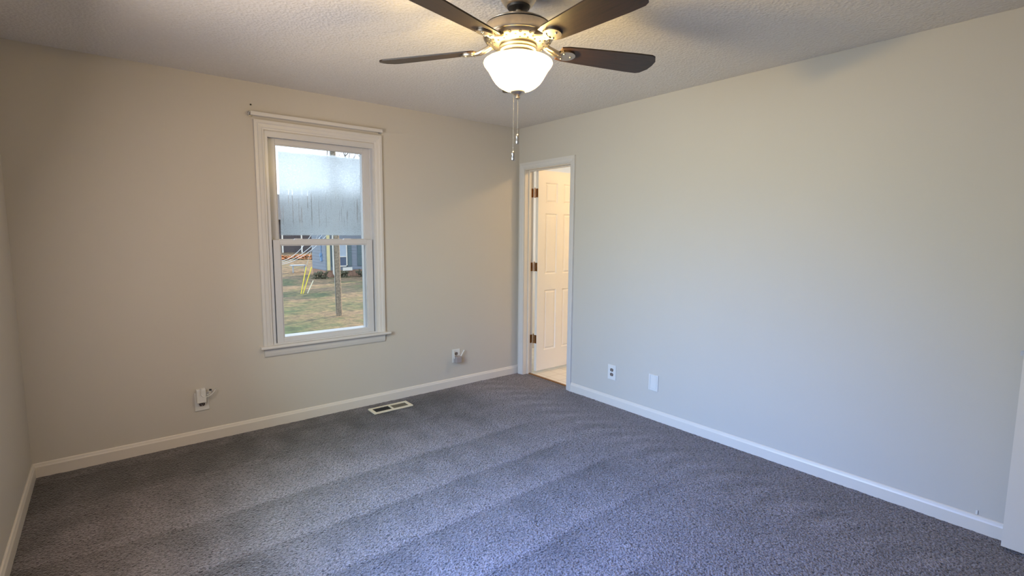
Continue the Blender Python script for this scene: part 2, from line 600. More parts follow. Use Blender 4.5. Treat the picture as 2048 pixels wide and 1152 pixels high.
nx, ny = 250, 300
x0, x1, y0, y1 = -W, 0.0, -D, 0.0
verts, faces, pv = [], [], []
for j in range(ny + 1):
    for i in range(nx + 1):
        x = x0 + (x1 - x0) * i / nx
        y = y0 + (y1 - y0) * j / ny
        q = pile_and_shade(x, y)
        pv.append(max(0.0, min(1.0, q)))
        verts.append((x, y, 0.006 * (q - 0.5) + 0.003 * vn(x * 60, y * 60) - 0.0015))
for j in range(ny):
    for i in range(nx):
        k = j * (nx + 1) + i
        faces.append((k, k + 1, k + nx + 2, k + nx + 1))
base = len(verts)       # carpet tongue in the bathroom doorway, hall floor, and the sides of the slab
for (ax, ay, bx, by) in ((0.0, DY0, 0.07, DY1), (-1.0, -D - 1.1, 0.012, -D)):
    k = len(verts)
    verts += [(ax, ay, 0), (bx, ay, 0), (bx, by, 0), (ax, by, 0)]
    pv += [0.45] * 4
    faces.append((k, k + 1, k + 2, k + 3))
k = len(verts)
verts += [(x0, y0, -0.12), (x1, y0, -0.12), (x1, y1, -0.12), (x0, y1, -0.12)]
pv += [0.4] * 4
faces.append((k, k + 3, k + 2, k + 1))
me = bpy.data.meshes.new('floor')
me.from_pydata(verts, [], faces)
a_ = me.attributes.new('pile_and_shade', 'FLOAT', 'POINT')
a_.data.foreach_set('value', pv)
for f in me.polygons:
    f.use_smooth = True
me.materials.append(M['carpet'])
fl = bpy.data.objects.new('floor', me)
COL.objects.link(fl)
struct(fl, 'grey plush carpet with vacuum stripes', 'floor')


def baseboard(name, outline_axis, pts, a, b_, label):
    bb = MB()
    bb.prism(pts, outline_axis, a, b_)
    return struct(bb.build(name, M['trim']), label, 'baseboard')


T = 0.013
bh = 0.082
prof = [(0, -0.01), (-T, -0.01), (-T, bh - 0.022), (-T * 0.75, bh - 0.014), (-T * 0.55, bh - 0.004), (-T * 0.3, bh), (0, bh)]
baseboard('baseboard_back', 0, prof, -W, -0.0, 'white baseboard along the foot of the window wall')
bb = MB()
bb.prism(prof, 1, -0.772, -D)
struct(bb.build('baseboard_right', M['trim']), 'white baseboard along the foot of the right wall', 'baseboard')
bb = MB()
bb.prism([(-W - u, z) for u, z in prof], 1, 0.0, -D)
struct(bb.build('baseboard_left', M['trim']), 'white baseboard along the foot of the left wall', 'baseboard')

# ------------------------------------------------------------------ the window
win = empty('window_1', (-1.9125, 0, WZ0))
struct(win, 'white double hung window with fogged upper pane in the far wall', 'window')
CO0, CO1, CT = -2.379, -1.447, 2.194
b = MB()
cp = [(0.0, 0.0), (0.0, -0.019), (0.018, -0.019), (0.026, -0.0155), (0.046, -0.013), (0.052, -0.010), (0.062, -0.009), (0.062, 0.0)]   # (distance from outer edge, y)
b.casing(cp, CO0, CO1, 0.603, CT, lambda u, v_, h: (u, h, v_))
b.build('window_casing', M['casing'], win)
b = MB()
b.box((-2.402, -0.046, 0.583), (-1.404, 0.02, 0.603), 0.005)
st = b.build('window_stool', M['casing'], win)
b = MB()
b.prism([(-0.0, 0.583), (-0.017, 0.583), (-0.015, 0.548), (-0.011, 0.530), (-0.008, 0.522), (0, 0.522)], 0, -2.376, -1.448)
b.build('window_apron', M['casing'], win)
# jamb lining and vinyl frame
b = MB()
JX0, JX1 = -2.293, -1.522
b.box((WX0, 0.0, 0.600), (JX0, 0.14, 2.126)).box((JX1, 0.0, 0.600), (WX1, 0.14, 2.126))
b.box((JX0, 0.0, 2.098), (JX1, 0.14, 2.126)).box((JX0, 0.0, 0.600), (JX1, 0.14, 0.612))
# parting ridges between the two sash tracks
b.box((JX0, 0.046, 0.612), (JX0 + 0.010, 0.052, 2.098)).box((JX1 - 0.010, 0.046, 0.612), (JX1, 0.052, 2.098))
b.box((JX0, 0.002, 2.088), (JX1, 0.044, 2.098))
# outer frame, lit by the sky
b.box((JX0, 0.086, 0.612), (JX0 + 0.028, 0.19, 2.098)).box((JX1 - 0.028, 0.086, 0.612), (JX1, 0.19, 2.098))
b.box((JX0 + 0.028, 0.087, 2.065), (JX1 - 0.028, 0.19, 2.098)).box((JX0 + 0.028, 0.087, 0.600), (JX1 - 0.028, 0.21, 0.632))
b.box((JX1 - 0.036, 0.125, 0.632), (JX1 - 0.028, 0.14, 2.065)).box((JX0 + 0.028, 0.125, 0.632), (JX0 + 0.036, 0.14, 2.065))
b.build('window_frame', M['vinyl'], win)


def sash(name, xa, xb, za, zb, ya, yb, stile, bot, top, gm):
    bb_ = MB()
    bb_.box((xa, ya, za), (xa + stile, yb, zb), 0.002).box((xb - stile, ya, za), (xb, yb, zb), 0.002)
    bb_.box((xa + stile, ya, za), (xb - stile, yb, za + bot), 0.002).box((xa + stile, ya, zb - top), (xb - stile, yb, zb), 0.002)
    # glazing bead
    g = 0.007
    A, B, C, E_ = xa + stile, xb - stile, za + bot, zb - top
    bb_.box((A, ya + 0.006, C), (A + g, yb - 0.006, E_)).box((B - g, ya + 0.006, C), (B, yb - 0.006, E_))
    bb_.box((A + g, ya + 0.006, C), (B - g, yb - 0.006, C + g)).box((A + g, ya + 0.006, E_ - g), (B - g, yb - 0.006, E_))
    so = bb_.build(name, M['vinyl'], win)
    mid = (ya + yb) / 2
    gb = MB().box((A, mid - 0.0005, C), (B, mid + 0.0005, E_))
    go = gb.build('glass', gm, so, origin=(A, mid, C))
    return so


sl = sash('lower_sash', -2.281, -1.530, 0.606, 1.367, 0.014, 0.045, 0.047, 0.036, 0.036, M['glass'])
su = sash('upper_sash', -2.281, -1.530, 1.332, 2.092, 0.053, 0.084, 0.047, 0.034, 0.040, M['fog'])
for xm in (-2.101, -1.733):
    k = MB()
    k.prism([(-0.034, 1.367), (-0.026, 1.377), (0.026, 1.377), (0.034, 1.367)], 1, 0.018, 0.040)
    # shift along x
    bmesh.ops.translate(k.bm, verts=k.bm.verts, vec=(xm, 0, 0))
    k.build('tilt_latch', M['vinyl'], sl)

# second window, in the left wall
w2 = struct(empty('window_2', (-W, -2.35, LZ0)), 'white framed twin window in the left wall', 'window')
b = MB()
for lo, hi in (((-W - 0.13, LY0, LZ0), (-W + 0.0, LY0 + 0.04, LZ1)), ((-W - 0.13, LY1 - 0.04, LZ0), (-W, LY1, LZ1)),
               ((-W - 0.13, LY0, LZ0), (-W, LY1, LZ0 + 0.04)), ((-W - 0.13, LY0, LZ1 - 0.04), (-W, LY1, LZ1)),
               ((-W - 0.09, LY0, 1.40), (-W - 0.05, LY1, 1.44)), ((-W - 0.13, -2.38, LZ0), (-W - 0.03, -2.32, LZ1))):
    b.box(lo, hi)
for lo, hi in (((-W, LY0 - 0.06, LZ0 - 0.06), (-W + 0.016, LY0, LZ1 + 0.06)), ((-W, LY1, LZ0 - 0.06), (-W + 0.016, LY1 + 0.06, LZ1 + 0.06)),
               ((-W, LY0, LZ1), (-W + 0.016, LY1, LZ1 + 0.06)), ((-W, LY0, LZ0 - 0.06), (-W + 0.016, LY1, LZ0))):
    b.box(lo, hi)
b.build('window_frame', M['trim'], w2)
MB().box((-W - 0.071, LY0 + 0.04, LZ0 + 0.04), (-W - 0.069, LY1 - 0.04, LZ1 - 0.04)).build('glass', M['glass'], w2)

# ------------------------------------------------------------------ curtain rod over the window, nail
rod = empty('curtain_rod', (-1.92, 0, 2.235))
tag(rod, 'flat white metal curtain rod mounted on the wall just above the window', 'curtain rod')
b = MB()
b.box((-2.402, -0.046, 2.214), (-1.448, -0.034, 2.240), 0.003)
b.box((-1.460, -0.035, 2.216), (-1.450, -0.004, 2.238), 0.002).box((-2.400, -0.035, 2.216), (-2.390, -0.010, 2.238), 0.002)
b.build('rod', M['casing'], rod)
for xc in (-2.396, -1.454):
    b = MB()
    b.box((xc - 0.011, -0.006, 2.208), (xc + 0.011, 0.0, 2.246), 0.002)
    b.tube([(xc - 0.014, -0.004, 2.236), (xc - 0.014, -0.030, 2.238), (xc - 0.014, -0.040, 2.230), (xc - 0.014, -0.034, 2.218), (xc - 0.014, -0.010, 2.214)], 0.003)
    b.build('bracket', M['steel'], rod)
b = MB()
b.bar((-2.39, 0.002, 2.288), (-2.39, -0.006, 2.288), 0.003, seg=10).bar((-2.39, -0.006, 2.288), (-2.39, -0.008, 2.288), 0.0055, seg=10)
tag(b.build('nail', M['dark'], origin=(-2.39, 0, 2.288)), 'tiny dark nail head in the wall above the left end of the curtain rod', 'nail')

# ------------------------------------------------------------------ bathroom doorway
tr = struct(empty('trim_1', (0, -0.40, 0)), 'white casing and jamb of the bathroom doorway', 'door frame')
CY0, CY1, CZ = -0.772, -0.030, 2.103
b = MB()
dp = [(0.0, 0.0), (0.0, -0.018), (0.016, -0.018), (0.024, -0.0145), (0.044, -0.012), (0.050, -0.009), (0.058, -0.008), (0.058, 0.0)]
b.casing(dp, CY0, CY1, -0.005, CZ, lambda u, v_, h: (h, u, v_))
b.build('door_casing', M['casing'], tr)
b = MB()
b.box((0.0, DY1 - 0.003, 0), (0.114, DY1, DZ1)).box((0.0, DY0, 0), (0.114, DY0 + 0.003, DZ1)).box((0.0, DY0 + 0.003, DZ1 - 0.006), (0.114, DY1 - 0.003, DZ1))
b.build('jamb', M['trim'], tr)
b = MB()
b.box((0.046, DY1 - 0.014, 0), (0.076, DY1 - 0.003, DZ1 - 0.006), 0.002).box((0.046, DY0 + 0.003, 0), (0.076, DY0 + 0.014, DZ1 - 0.006), 0.002)
b.box((0.046, DY0 + 0.014, DZ1 - 0.017), (0.076, DY1 - 0.014, DZ1 - 0.006), 0.002)
b.build('door_stop', M['trim'], tr)
b = MB()
b.prism([(0.060, -0.004), (0.066, 0.007), (0.084, 0.007), (0.092, 0.001), (0.092, -0.004)], 1, DY0 + 0.003, DY1 - 0.003)
# prism on axis 1 takes (x, z)
b.build('threshold', M['bronze'], tr)


def panel_door(name, w_, h_, t_, parent=None):
    """six panel leaf: x from 0 to w_, y from 0 (front, facing -y) to t_, z from 0 to h_; returns a bmesh builder"""
    k_ = MB()
    s1, m1 = 0.098 * w_ / 0.61, 0.088 * w_ / 0.61
    pw = (w_ - 2 * s1 - m1) / 2
    xs = [0, s1, s1 + pw, s1 + pw + m1, w_ - s1, w_]
    zs = [0, 0.205, 0.826, 0.986, 1.594, 1.699, 1.898, h_]
    for yy, flip in ((0.0, False), (t_, True)):
        vs = [[k_.bm.verts.new((x, yy, z)) for x in xs] for z in zs]
        pf = []
        for j in range(7):
            for i in range(5):
                q = (vs[j][i], vs[j][i + 1], vs[j + 1][i + 1], vs[j + 1][i])
                f_ = k_.bm.faces.new(q if not flip else q[::-1])
                if i in (1, 3) and j in (1, 3, 5):
                    pf.append(f_)
        k_.bm.normal_update()
        bmesh.ops.inset_individual(k_.bm, faces=pf, thickness=0.014, depth=-0.009)
        bmesh.ops.inset_individual(k_.bm, faces=pf, thickness=0.006, depth=0.0)
        bmesh.ops.inset_individual(k_.bm, faces=pf, thickness=0.020, depth=0.006)
        if not flip:
            front = vs
        else:
            back = vs
    ring = lambda vs_: [vs_[0][i] for i in range(6)] + [vs_[j][5] for j in range(1, 8)] + [vs_[7][i] for i in range(4, -1, -1)] + [vs_[j][0] for j in range(6, 0, -1)]
    A, B = ring(front), ring(back)
    n_ = len(A)
    for i in range(n_):
        k_.bm.faces.new((A[i], B[i], B[(i + 1) % n_], A[(i + 1) % n_]))
    return k_


def knob(k_, base_, d):
    base_, d = Vector(base_), Vector(d)
    k_.bar(base_, base_ + d * 0.008, 0.030, seg=20).bar(base_ + d * 0.008, base_ + d * 0.035, 0.011, seg=14)
    k_.ball(base_ + d * 0.052, 0.027, sub=3)


# open leaf, swung into the bathroom
LX, LYF = 0.120, -0.156
k = panel_door('door_1', 0.612, 2.014, 0.035)
bmesh.ops.translate(k.bm, verts=k.bm.verts, vec=(LX, LYF, 0.030))
door1 = struct(k.build('door_1', M['door'], origin=(LX, -0.12, 0.03)), 'white six panel door standing open into the bathroom', 'door')
for zc in (1.822, 1.092, 0.357):
    k = MB()
    k.box((0.072, DY1 - 0.0055, zc - 0.043), (0.113, DY1 - 0.003, zc + 0.043), 0.001)         # leaf on the jamb
    k.box((LX - 0.0025, -0.152, zc - 0.043), (LX, -0.120, zc + 0.043), 0.001)               # leaf on the door edge
    k.bar((LX - 0.001, -0.106, zc - 0.046), (LX - 0.001, -0.106, zc + 0.046), 0.0065, seg=12)
    k.bar((LX - 0.001, -0.106, zc + 0.046), (LX - 0.001, -0.106, zc + 0.054), 0.004, seg=10)
    k.build('hinge', M['bronze'], door1)
k = MB()
knob(k, (LX + 0.55, LYF, 0.95), (0, -1, 0))
k.build('door_knob', M['bronze'], door1, smooth=True)

# the bathroom behind
BX, BY = 1.78, 0.75
b = MB()
b.box((0.0, BY, -0.25), (BX + 0.12, BY + 0.12, H)).box((0.0, 0.15, -0.25), (0.112, BY, H)).box((0.112, -2.1, 0), (BX, -2.0, H))
b.box((0.112, -2.0, 0), (0.116, -0.775, H)).box((0.112, -0.775, 2.11), (0.116, BY, H)).box((0.112, -0.03, 0), (0.116, BY, 2.11))
b.box((BX, -2.1, -0.25), (BX + 0.12, 0.34, H)).box((BX, 0.69, -0.25), (BX + 0.12, BY, H)).box((BX, 0.34, -0.25), (BX + 0.12, 0.69, 0.95)).box((BX, 0.34, 2.0), (BX + 0.12, 0.69, H))
struct(b.build('wall_bathroom', M['bath']), 'pale bathroom walls seen through the open doorway', 'wall')
struct(MB().box((0.112, -2.0, H - 0.012), (BX, BY, H - 0.002)).box((0.0, 0.15, H), (BX + 0.12, BY + 0.12, H + 0.12)).build('ceiling_bathroom', M['bath']), 'bright white bathroom ceiling above the open door', 'ceiling')
struct(MB().box((0.075, -2.0, -0.05), (BX, BY, 0.0)).build('floor_bathroom', M['vinyl_tile']), 'cream tiled vinyl floor in the bathroom', 'floor')
struct(MB().prism([(BY, 0), (BY - 0.014, 0), (BY - 0.014, 0.075), (BY - 0.006, 0.085), (BY, 0.085)], 0, 0.118, BX).build('baseboard_bathroom', M['trim']), 'white baseboard behind the open bathroom door', 'baseboard')
w3 = struct(empty('window_3', (BX, 0.515, 0.95)), 'bathroom window behind the open door, out of sight', 'window')
b = MB()
for lo, hi in (((BX - 0.01, 0.34, 0.95), (BX + 0.1, 0.37, 2.0)), ((BX - 0.01, 0.66, 0.95), (BX + 0.1, 0.69, 2.0)), ((BX - 0.01, 0.37, 0.95), (BX + 0.1, 0.66, 0.98)), ((BX - 0.01, 0.37, 1.97), (BX + 0.1, 0.66, 2.0))):
    b.box(lo, hi)
b.build('window_frame', M['trim'], w3)
MB().box((BX + 0.058, 0.37, 0.98), (BX + 0.060, 0.66, 1.97)).build('glass', M['frost'], w3)
light('bathroom_daylight', 'AREA', (BX + 0.02, 0.515, 1.48), (-1.0, 0.1, -0.15), (0.55, 0.78, 1.0), 9, shape='RECTANGLE', size=0.27, size_y=0.95)
bl = empty('ceiling_light', (0.95, -1.15, H - 0.012))
tag(bl, 'round glowing ceiling light inside the bathroom', 'lamp')
MB().lathe([(0.15, H - 0.012), (0.15, H - 0.032), (0.13, H - 0.036)], (0.95, -1.15)).build('lamp_base', M['nickel'], bl, True)
MB().lathe([(0.128, H - 0.036), (0.125, H - 0.06), (0.10, H - 0.09), (0.06, H - 0.108), (0.01, H - 0.114)], (0.95, -1.15)).build('lamp_shade', M['bath_lamp'], bl, True)

# ------------------------------------------------------------------ entry door leaf at the right edge
k = panel_door('door_2', 0.815, 2.02, 0.035)
# local x runs along the leaf from the latch edge; turn so that front faces -x and the leaf runs towards -y
bmesh.ops.transform(k.bm, matrix=Matrix.Translation((-0.111, -3.624, 0.020)) @ Matrix.Rotation(-PI / 2, 4, 'Z'), verts=k.bm.verts)
door2 = struct(k.build('door_2', M['trim'], origin=(-0.0935, -4.44, 0.02)), 'white entry door leaf opened flat along the right wall', 'door')
k = MB()
k.box((-0.105, -3.624, 0.895), (-0.082, -3.6215, 0.945), 0.0008)
k.prism([(-0.103, -3.6215), (-0.103, -3.612), (-0.086, -3.6215)], 2, 0.908, 0.930)
k.build('latch_bolt', M['steel'], door2)
k = MB()
knob(k, (-0.111, -3.694, 0.92), (-1, 0, 0))
k.build('door_knob', M['steel'], door2, True)
for zc in (1.83, 1.08, 0.25):
    k = MB()
    k.bar((-0.080, -4.444, zc - 0.045), (-0.080, -4.444, zc + 0.045), 0.006)
    k.build('hinge', M['steel'], door2)

k = MB()
k.box((-0.006, -3.524, 0.086), (-0.0, -3.516, 0.106), 0.001)
tag(k.build('cable_clip', M['plate'], origin=(0, -3.52, 0.096)), 'tiny white clip on the right wall just above the baseboard near the entry door', 'clip')


# ------------------------------------------------------------------ outlets
def wallframe(o, u, n):
    """o origin on the wall, u horizontal direction on the wall, n out of the wall"""
    u, n = Vector(u), Vector(n)
    mm = Matrix((u, Vector((0, 0, 1)), n)).transposed().to_4x4()
    return Matrix.Translation(o) @ mm


def place(k_, Mx):
    bmesh.ops.transform(k_.bm, matrix=Mx, verts=k_.bm.verts)
    return k_


def outlet(loc, u, n, label, blank=False):
    Mx = wallframe(loc, u, n)
    t = empty('blank_wall_plate' if blank else 'wall_outlet', loc)
    tag(t, label, 'wall plate' if blank else 'outlet')
    k_ = MB()
    if blank:
        k_.box((-0.042, -0.0625, 0), (0.042, 0.0625, 0.004), 0.001)
        k_.box((-0.042, -0.0625, 0.003), (-0.030, 0.0625, 0.008), 0.0015).box((0.030, -0.0625, 0.003), (0.042, 0.0625, 0.008), 0.0015)
        k_.box((-0.030, -0.0625, 0.003), (0.030, -0.052, 0.008), 0.0015).box((-0.030, 0.052, 0.003), (0.030, 0.0625, 0.008), 0.0015)
        place(k_, Mx).build('cover_plate', M['plate'], t)
        k_ = MB().box((-0.027, -0.049, 0.003), (0.027, 0.049, 0.0065), 0.002)
        place(k_, Mx).build('insert_panel', M['plate'], t)
        return t
    k_.box((-0.042, -0.0625, 0), (0.042, 0.0625, 0.006), 0.002)
    place(k_, Mx).build('cover_plate', M['plate'], t)
    for s_ in (-1, 1):
        k_ = MB()
        pts = []
        for i in range(24):
            a1 = 2 * PI * i / 24
            pts.append((0.0165 * math.cos(a1), max(-0.0125, min(0.0125, 0.0165 * math.sin(a1))) + s_ * 0.0195))
        k_.prism(pts, 2, 0.004, 0.0075)
        ro = place(k_, Mx).build('receptacle', M['brown_plastic'], t)
        k_ = MB()
        for dx in (-0.006, 0.006):
            k_.box((dx - 0.0012, s_ * 0.0195 - 0.001, 0.0074), (dx + 0.0012, s_ * 0.0195 + 0.007, 0.0080))
        k_.bar((0, s_ * 0.0195 - 0.006, 0.0074), (0, s_ * 0.0195 - 0.006, 0.0080), 0.0025, seg=10)
        place(k_, Mx).build('slot', M['plate'], ro)
    k_ = MB().bar((0, 0, 0.005), (0, 0, 0.0068), 0.003, seg=12)
    place(k_, Mx).build('screw', M['steel'], t)
    return t


Xn, Yn = (1, 0, 0), (0, -1, 0)
outlet((-2.7795, 0, 0.278), Xn, Yn, 'white outlet under the window, left side, with a charger plugged in')
outlet((-0.7445, 0, 0.290), Xn, Yn, 'white outlet near the far corner with a grey plug-in unit')
outlet((0, -1.2395, 0.2825), (0, -1, 0), (-1, 0, 0), 'empty white duplex outlet with brown sockets on the right wall')
outlet((0, -1.649, 0.292), (0, -1, 0), (-1, 0, 0), 'blank white wall plate right of the brown socket outlet', True)

# charger in the left outlet
ch = empty('plug_in_charger', (-2.785, -0.0075, 0.325))
tag(ch, 'white plug-in charger with its cord looped over it in the left outlet', 'charger')
MB().box((-2.812, -0.047, 0.278), (-2.758, -0.0078, 0.372), 0.004).build('body', M['plate'], ch)
cpts = []
for i in range(17):
    t_ = i / 16
    a1 = PI * 0.9 * (1 - t_)
    cpts.append((-2.752 + 0.036 * math.cos(a1 + 0.3) + 0.020 * t_, -0.050 + 0.016 * t_, 0.352 - 0.042 * math.sin(a1) + 0.010 * t_))
MB().tube([(-2.785, -0.044, 0.372), (-2.789, -0.050, 0.378)] + cpts, 0.0028).build('cord', M['plate'], ch, True)
MB().tube([(-2.727, -0.034, 0.358), (-2.722, -0.030, 0.343), (-2.733, -0.030, 0.330), (-2.752, -0.036, 0.327)], 0.0026).build('cord', M['plate'], ch, True)
MB().box((-2.737, -0.040, 0.352), (-2.723, -0.028, 0.362), 0.002).build('connector', M['black'], ch)

# grey plug-in unit with two small antennas in the far outlet
wf = empty('wifi_extender', (-0.742, -0.0075, 0.262))
tag(wf, 'small grey plug-in unit with two cream antennas in the corner outlet', 'wifi extender')
MB().box((-0.772, -0.058, 0.232), (-0.716, -0.0078, 0.290), 0.004).build('body', M['grey_plastic'], wf)
MB().bar((-0.779, -0.030, 0.272), (-0.789, -0.032, 0.345), 0.0052).build('antenna', M['plate'], wf, True)
MB().bar((-0.711, -0.030, 0.282), (-0.672, -0.030, 0.338), 0.0052).build('antenna', M['plate'], wf, True)

# ------------------------------------------------------------------ floor register
rg = empty('floor_register', (-1.4925, -0.19, 0.004))
tag(rg, 'cream metal floor vent register in the carpet below the window', 'floor vent')
rx0, rx1, ry0, ry1 = -1.660, -1.325, -0.256, -0.124
zb, zt = 0.002, 0.013
b = MB()
b.box((rx0, ry0, zb), (rx1, ry0 + 0.022, zt), 0.002).box((rx0, ry1 - 0.022, zb), (rx1, ry1, zt), 0.002)
b.box((rx0, ry0 + 0.022, zb), (rx0 + 0.024, ry1 - 0.022, zt), 0.002).box((rx1 - 0.024, ry0 + 0.022, zb), (rx1, ry1 - 0.022, zt), 0.002)
b.box((-1.500, ry0 + 0.022, zb), (-1.485, ry1 - 0.022, zt), 0.002)
b.build('frame', M['almond'], rg)
MB().box((rx0 + 0.02, ry0 + 0.02, 0.0045), (rx1 - 0.02, ry1 - 0.02, 0.0055)).build('damper', M['dark'], rg)
for (xa, xb, lean) in ((rx0 + 0.026, -1.502, 1), (-1.483, rx1 - 0.034, -1)):
    b = MB()
    n_ = 11
    for i in range(n_):
        xc = xa + (xb - xa) * (i + 0.5) / n_
        if lean > 0:
            q = [(xc - 0.0018, 0.0055), (xc - 0.0005, 0.0055), (xc + 0.0022, 0.0118), (xc + 0.0009, 0.0118)]
        else:
            q = [(xc + 0.0048, 0.0055), (xc + 0.0062, 0.0055), (xc - 0.0040, 0.0118), (xc - 0.0054, 0.0118)]
        b.prism(q, 1, ry0 + 0.022, ry1 - 0.022)
    b.build('louvre', M['dark'] if lean > 0 else M['almond'], rg)

# ------------------------------------------------------------------ ceiling fan
FX, FY = -1.812, -2.175
fan = empty('ceiling_fan', (FX, FY, 2.44))
tag(fan, 'brushed nickel ceiling fan with dark walnut blades and glowing glass bowl light', 'ceiling fan')
c = (FX, FY)
MB().lathe([(0.078, 2.4398), (0.080, 2.425), (0.074, 2.400), (0.060, 2.380), (0.052, 2.374)], c).build('canopy', M['nickel'], fan, True)
MB().lathe([(0.050, 2.376), (0.046, 2.366), (0.030, 2.360), (0.014, 2.358)], c).build('hanger_ball', M['black'], fan, True)
MB().lathe([(0.0135, 2.362), (0.0135, 2.330)], c, 24).build('downrod', M['nickel'], fan, True)
MB().lathe([(0.022, 2.340), (0.024, 2.326), (0.020, 2.322)], c, 24).build('coupling', M['black'], fan, True)
MB().lathe([(0.020, 2.330), (0.060, 2.326), (0.105, 2.314), (0.128, 2.302), (0.136, 2.296), (0.134, 2.292), (0.134, 2.290), (0.140, 2.288),
            (0.144, 2.278), (0.147, 2.258), (0.149, 2.248), (0.147, 2.244), (0.130, 2.240), (0.100, 2.236), (0.040, 2.236)], c, 72).build('motor_housing', M['nickel'], fan, True)
MB().lathe([(0.1345, 2.2962), (0.1362, 2.2935), (0.1345, 2.2898)], c, 72, False, False).build('rim_groove', M['dark'], fan, True)
# pierced band under the housing
b = MB()
b.lathe([(0.1455, 2.2435), (0.138, 2.231), (0.120, 2.220), (0.098, 2.214), (0.080, 2.213), (0.080, 2.236)], c, 72)
vb = b.build('vent_band', M['chrome'], fan, True)
b = MB()
for i in range(20):
    for (rr, zz, sz, off) in ((0.1335, 2.2270, 0.0065, 0), (0.119, 2.2190, 0.0055, 0.5), (0.105, 2.2150, 0.0048, 0)):
        a1 = 2 * PI * (i + off) / 20
        cc = Vector((FX + rr * math.cos(a1), FY + rr * math.sin(a1), zz))
        nrm = Vector((math.cos(a1) * (0.75 if rr > 0.13 else 0.42 if rr > 0.11 else 0.15), math.sin(a1) * (0.75 if rr > 0.13 else 0.42 if rr > 0.11 else 0.15), -1)).normalized()
        q = nrm.to_track_quat('Z', 'Y').to_matrix().to_4x4()
        ang = Matrix.Rotation(a1, 4, 'Z')
        bmesh.ops.create_cone(b.bm, cap_ends=True, segments=10, radius1=sz, radius2=sz * 0.85, depth=0.0016, matrix=Matrix.Translation(cc) @ q)
b.build('vent_hole', M['black'], vb)
MB().lathe([(0.078, 2.216), (0.080, 2.208), (0.072, 2.200), (0.070, 2.196), (0.064, 2.194)], c).build('switch_housing', M['nickel'], fan, True)
b = MB()
b.lathe([(0.060, 2.200), (0.078, 2.199), (0.081, 2.195), (0.078, 2.191), (0.0715, 2.189), (0.0715, 2.176), (0.060, 2.174)], c)
b.build('fitter_ring', M['chrome'], fan, True)
bowl = MB().lathe([(0.0735, 2.180), (0.078, 2.176), (0.092, 2.170), (0.116, 2.163), (0.136, 2.156), (0.1445, 2.150), (0.1465, 2.145), (0.144, 2.138), (0.136, 2.127),
                   (0.128, 2.117), (0.1225, 2.108), (0.117, 2.098), (0.108, 2.082), (0.096, 2.066), (0.082, 2.053), (0.062, 2.041), (0.040, 2.034), (0.026, 2.031)], c, 72)
bowl.build('light_bowl', M['bowl'], fan, True)
for sx in (-1, 1):                                    # the two bulbs inside the bowl
    bulb = light('fan_bulb', 'POINT', (FX + 0.045 * sx, FY, 2.128), (0, 0, -1), (1.0, 0.70, 0.256), 30, shadow_soft_size=0.022)
fi = MB().lathe([(0.031, 2.0315), (0.031, 2.027), (0.026, 2.022), (0.016, 2.016), (0.008, 2.012), (0.008, 2.009), (0.0105, 2.007), (0.0105, 2.002), (0.005, 1.999)], c, 32)
fi.build('finial', M['nickel'], fan, True)
rvec = Vector((0.7784, -0.6277, 0))


def pull_chain(du, z0, z1, zt_):
    px, py = FX + rvec.x * du, FY + rvec.y * du
    b_ = MB()
    z = z0
    while z > z1:
        bmesh.ops.create_icosphere(b_.bm, subdivisions=1, radius=0.0024, matrix=Matrix.Translation((px, py, z)))
        z -= 0.0058
    b_.bar((px, py, z0), (px, py, z1), 0.0008, seg=6)
    co_ = b_.build('pull_chain', M['chrome'], fan, True)
    MB().lathe([(0.0035, z1 + 0.004), (0.0075, z1 - 0.001), (0.0085, z1 - 0.008), (0.0065, (z1 + zt_) / 2 + 0.002), (0.0085, (z1 + zt_) / 2 - 0.004), (0.0085, zt_ + 0.004), (0.006, zt_)], (px, py), 16).build('pull_fob', M['steel'], co_, True)


pull_chain(-0.018, 2.022, 1.778, 1.742)
pull_chain(0.000, 2.002, 1.850, 1.812)

PITCH = R_(12)
outl = [(0.185, 0.046), (0.215, 0.055), (0.30, 0.060), (0.42, 0.067), (0.55, 0.074), (0.612, 0.076), (0.630, 0.068), (0.652, 0.034)]
pts = [(x, y) for x, y in outl] + [(0.656, 0.0)] + [(x, -y) for x, y in outl[::-1]]


def blade_mesh():
    k_ = MB()
    k_.prism(pts, 2, -0.003, 0.003)
    es = [e for e in k_.bm.edges if abs(e.verts[0].co.z - e.verts[1].co.z) < 1e-6]
    bmesh.ops.bevel(k_.bm, geom=es, offset=0.002, segments=2, profile=0.5, affect='EDGES')
    bmesh.ops.transform(k_.bm, matrix=Matrix.Rotation(-PITCH, 4, 'X'), verts=k_.bm.verts)
    return k_


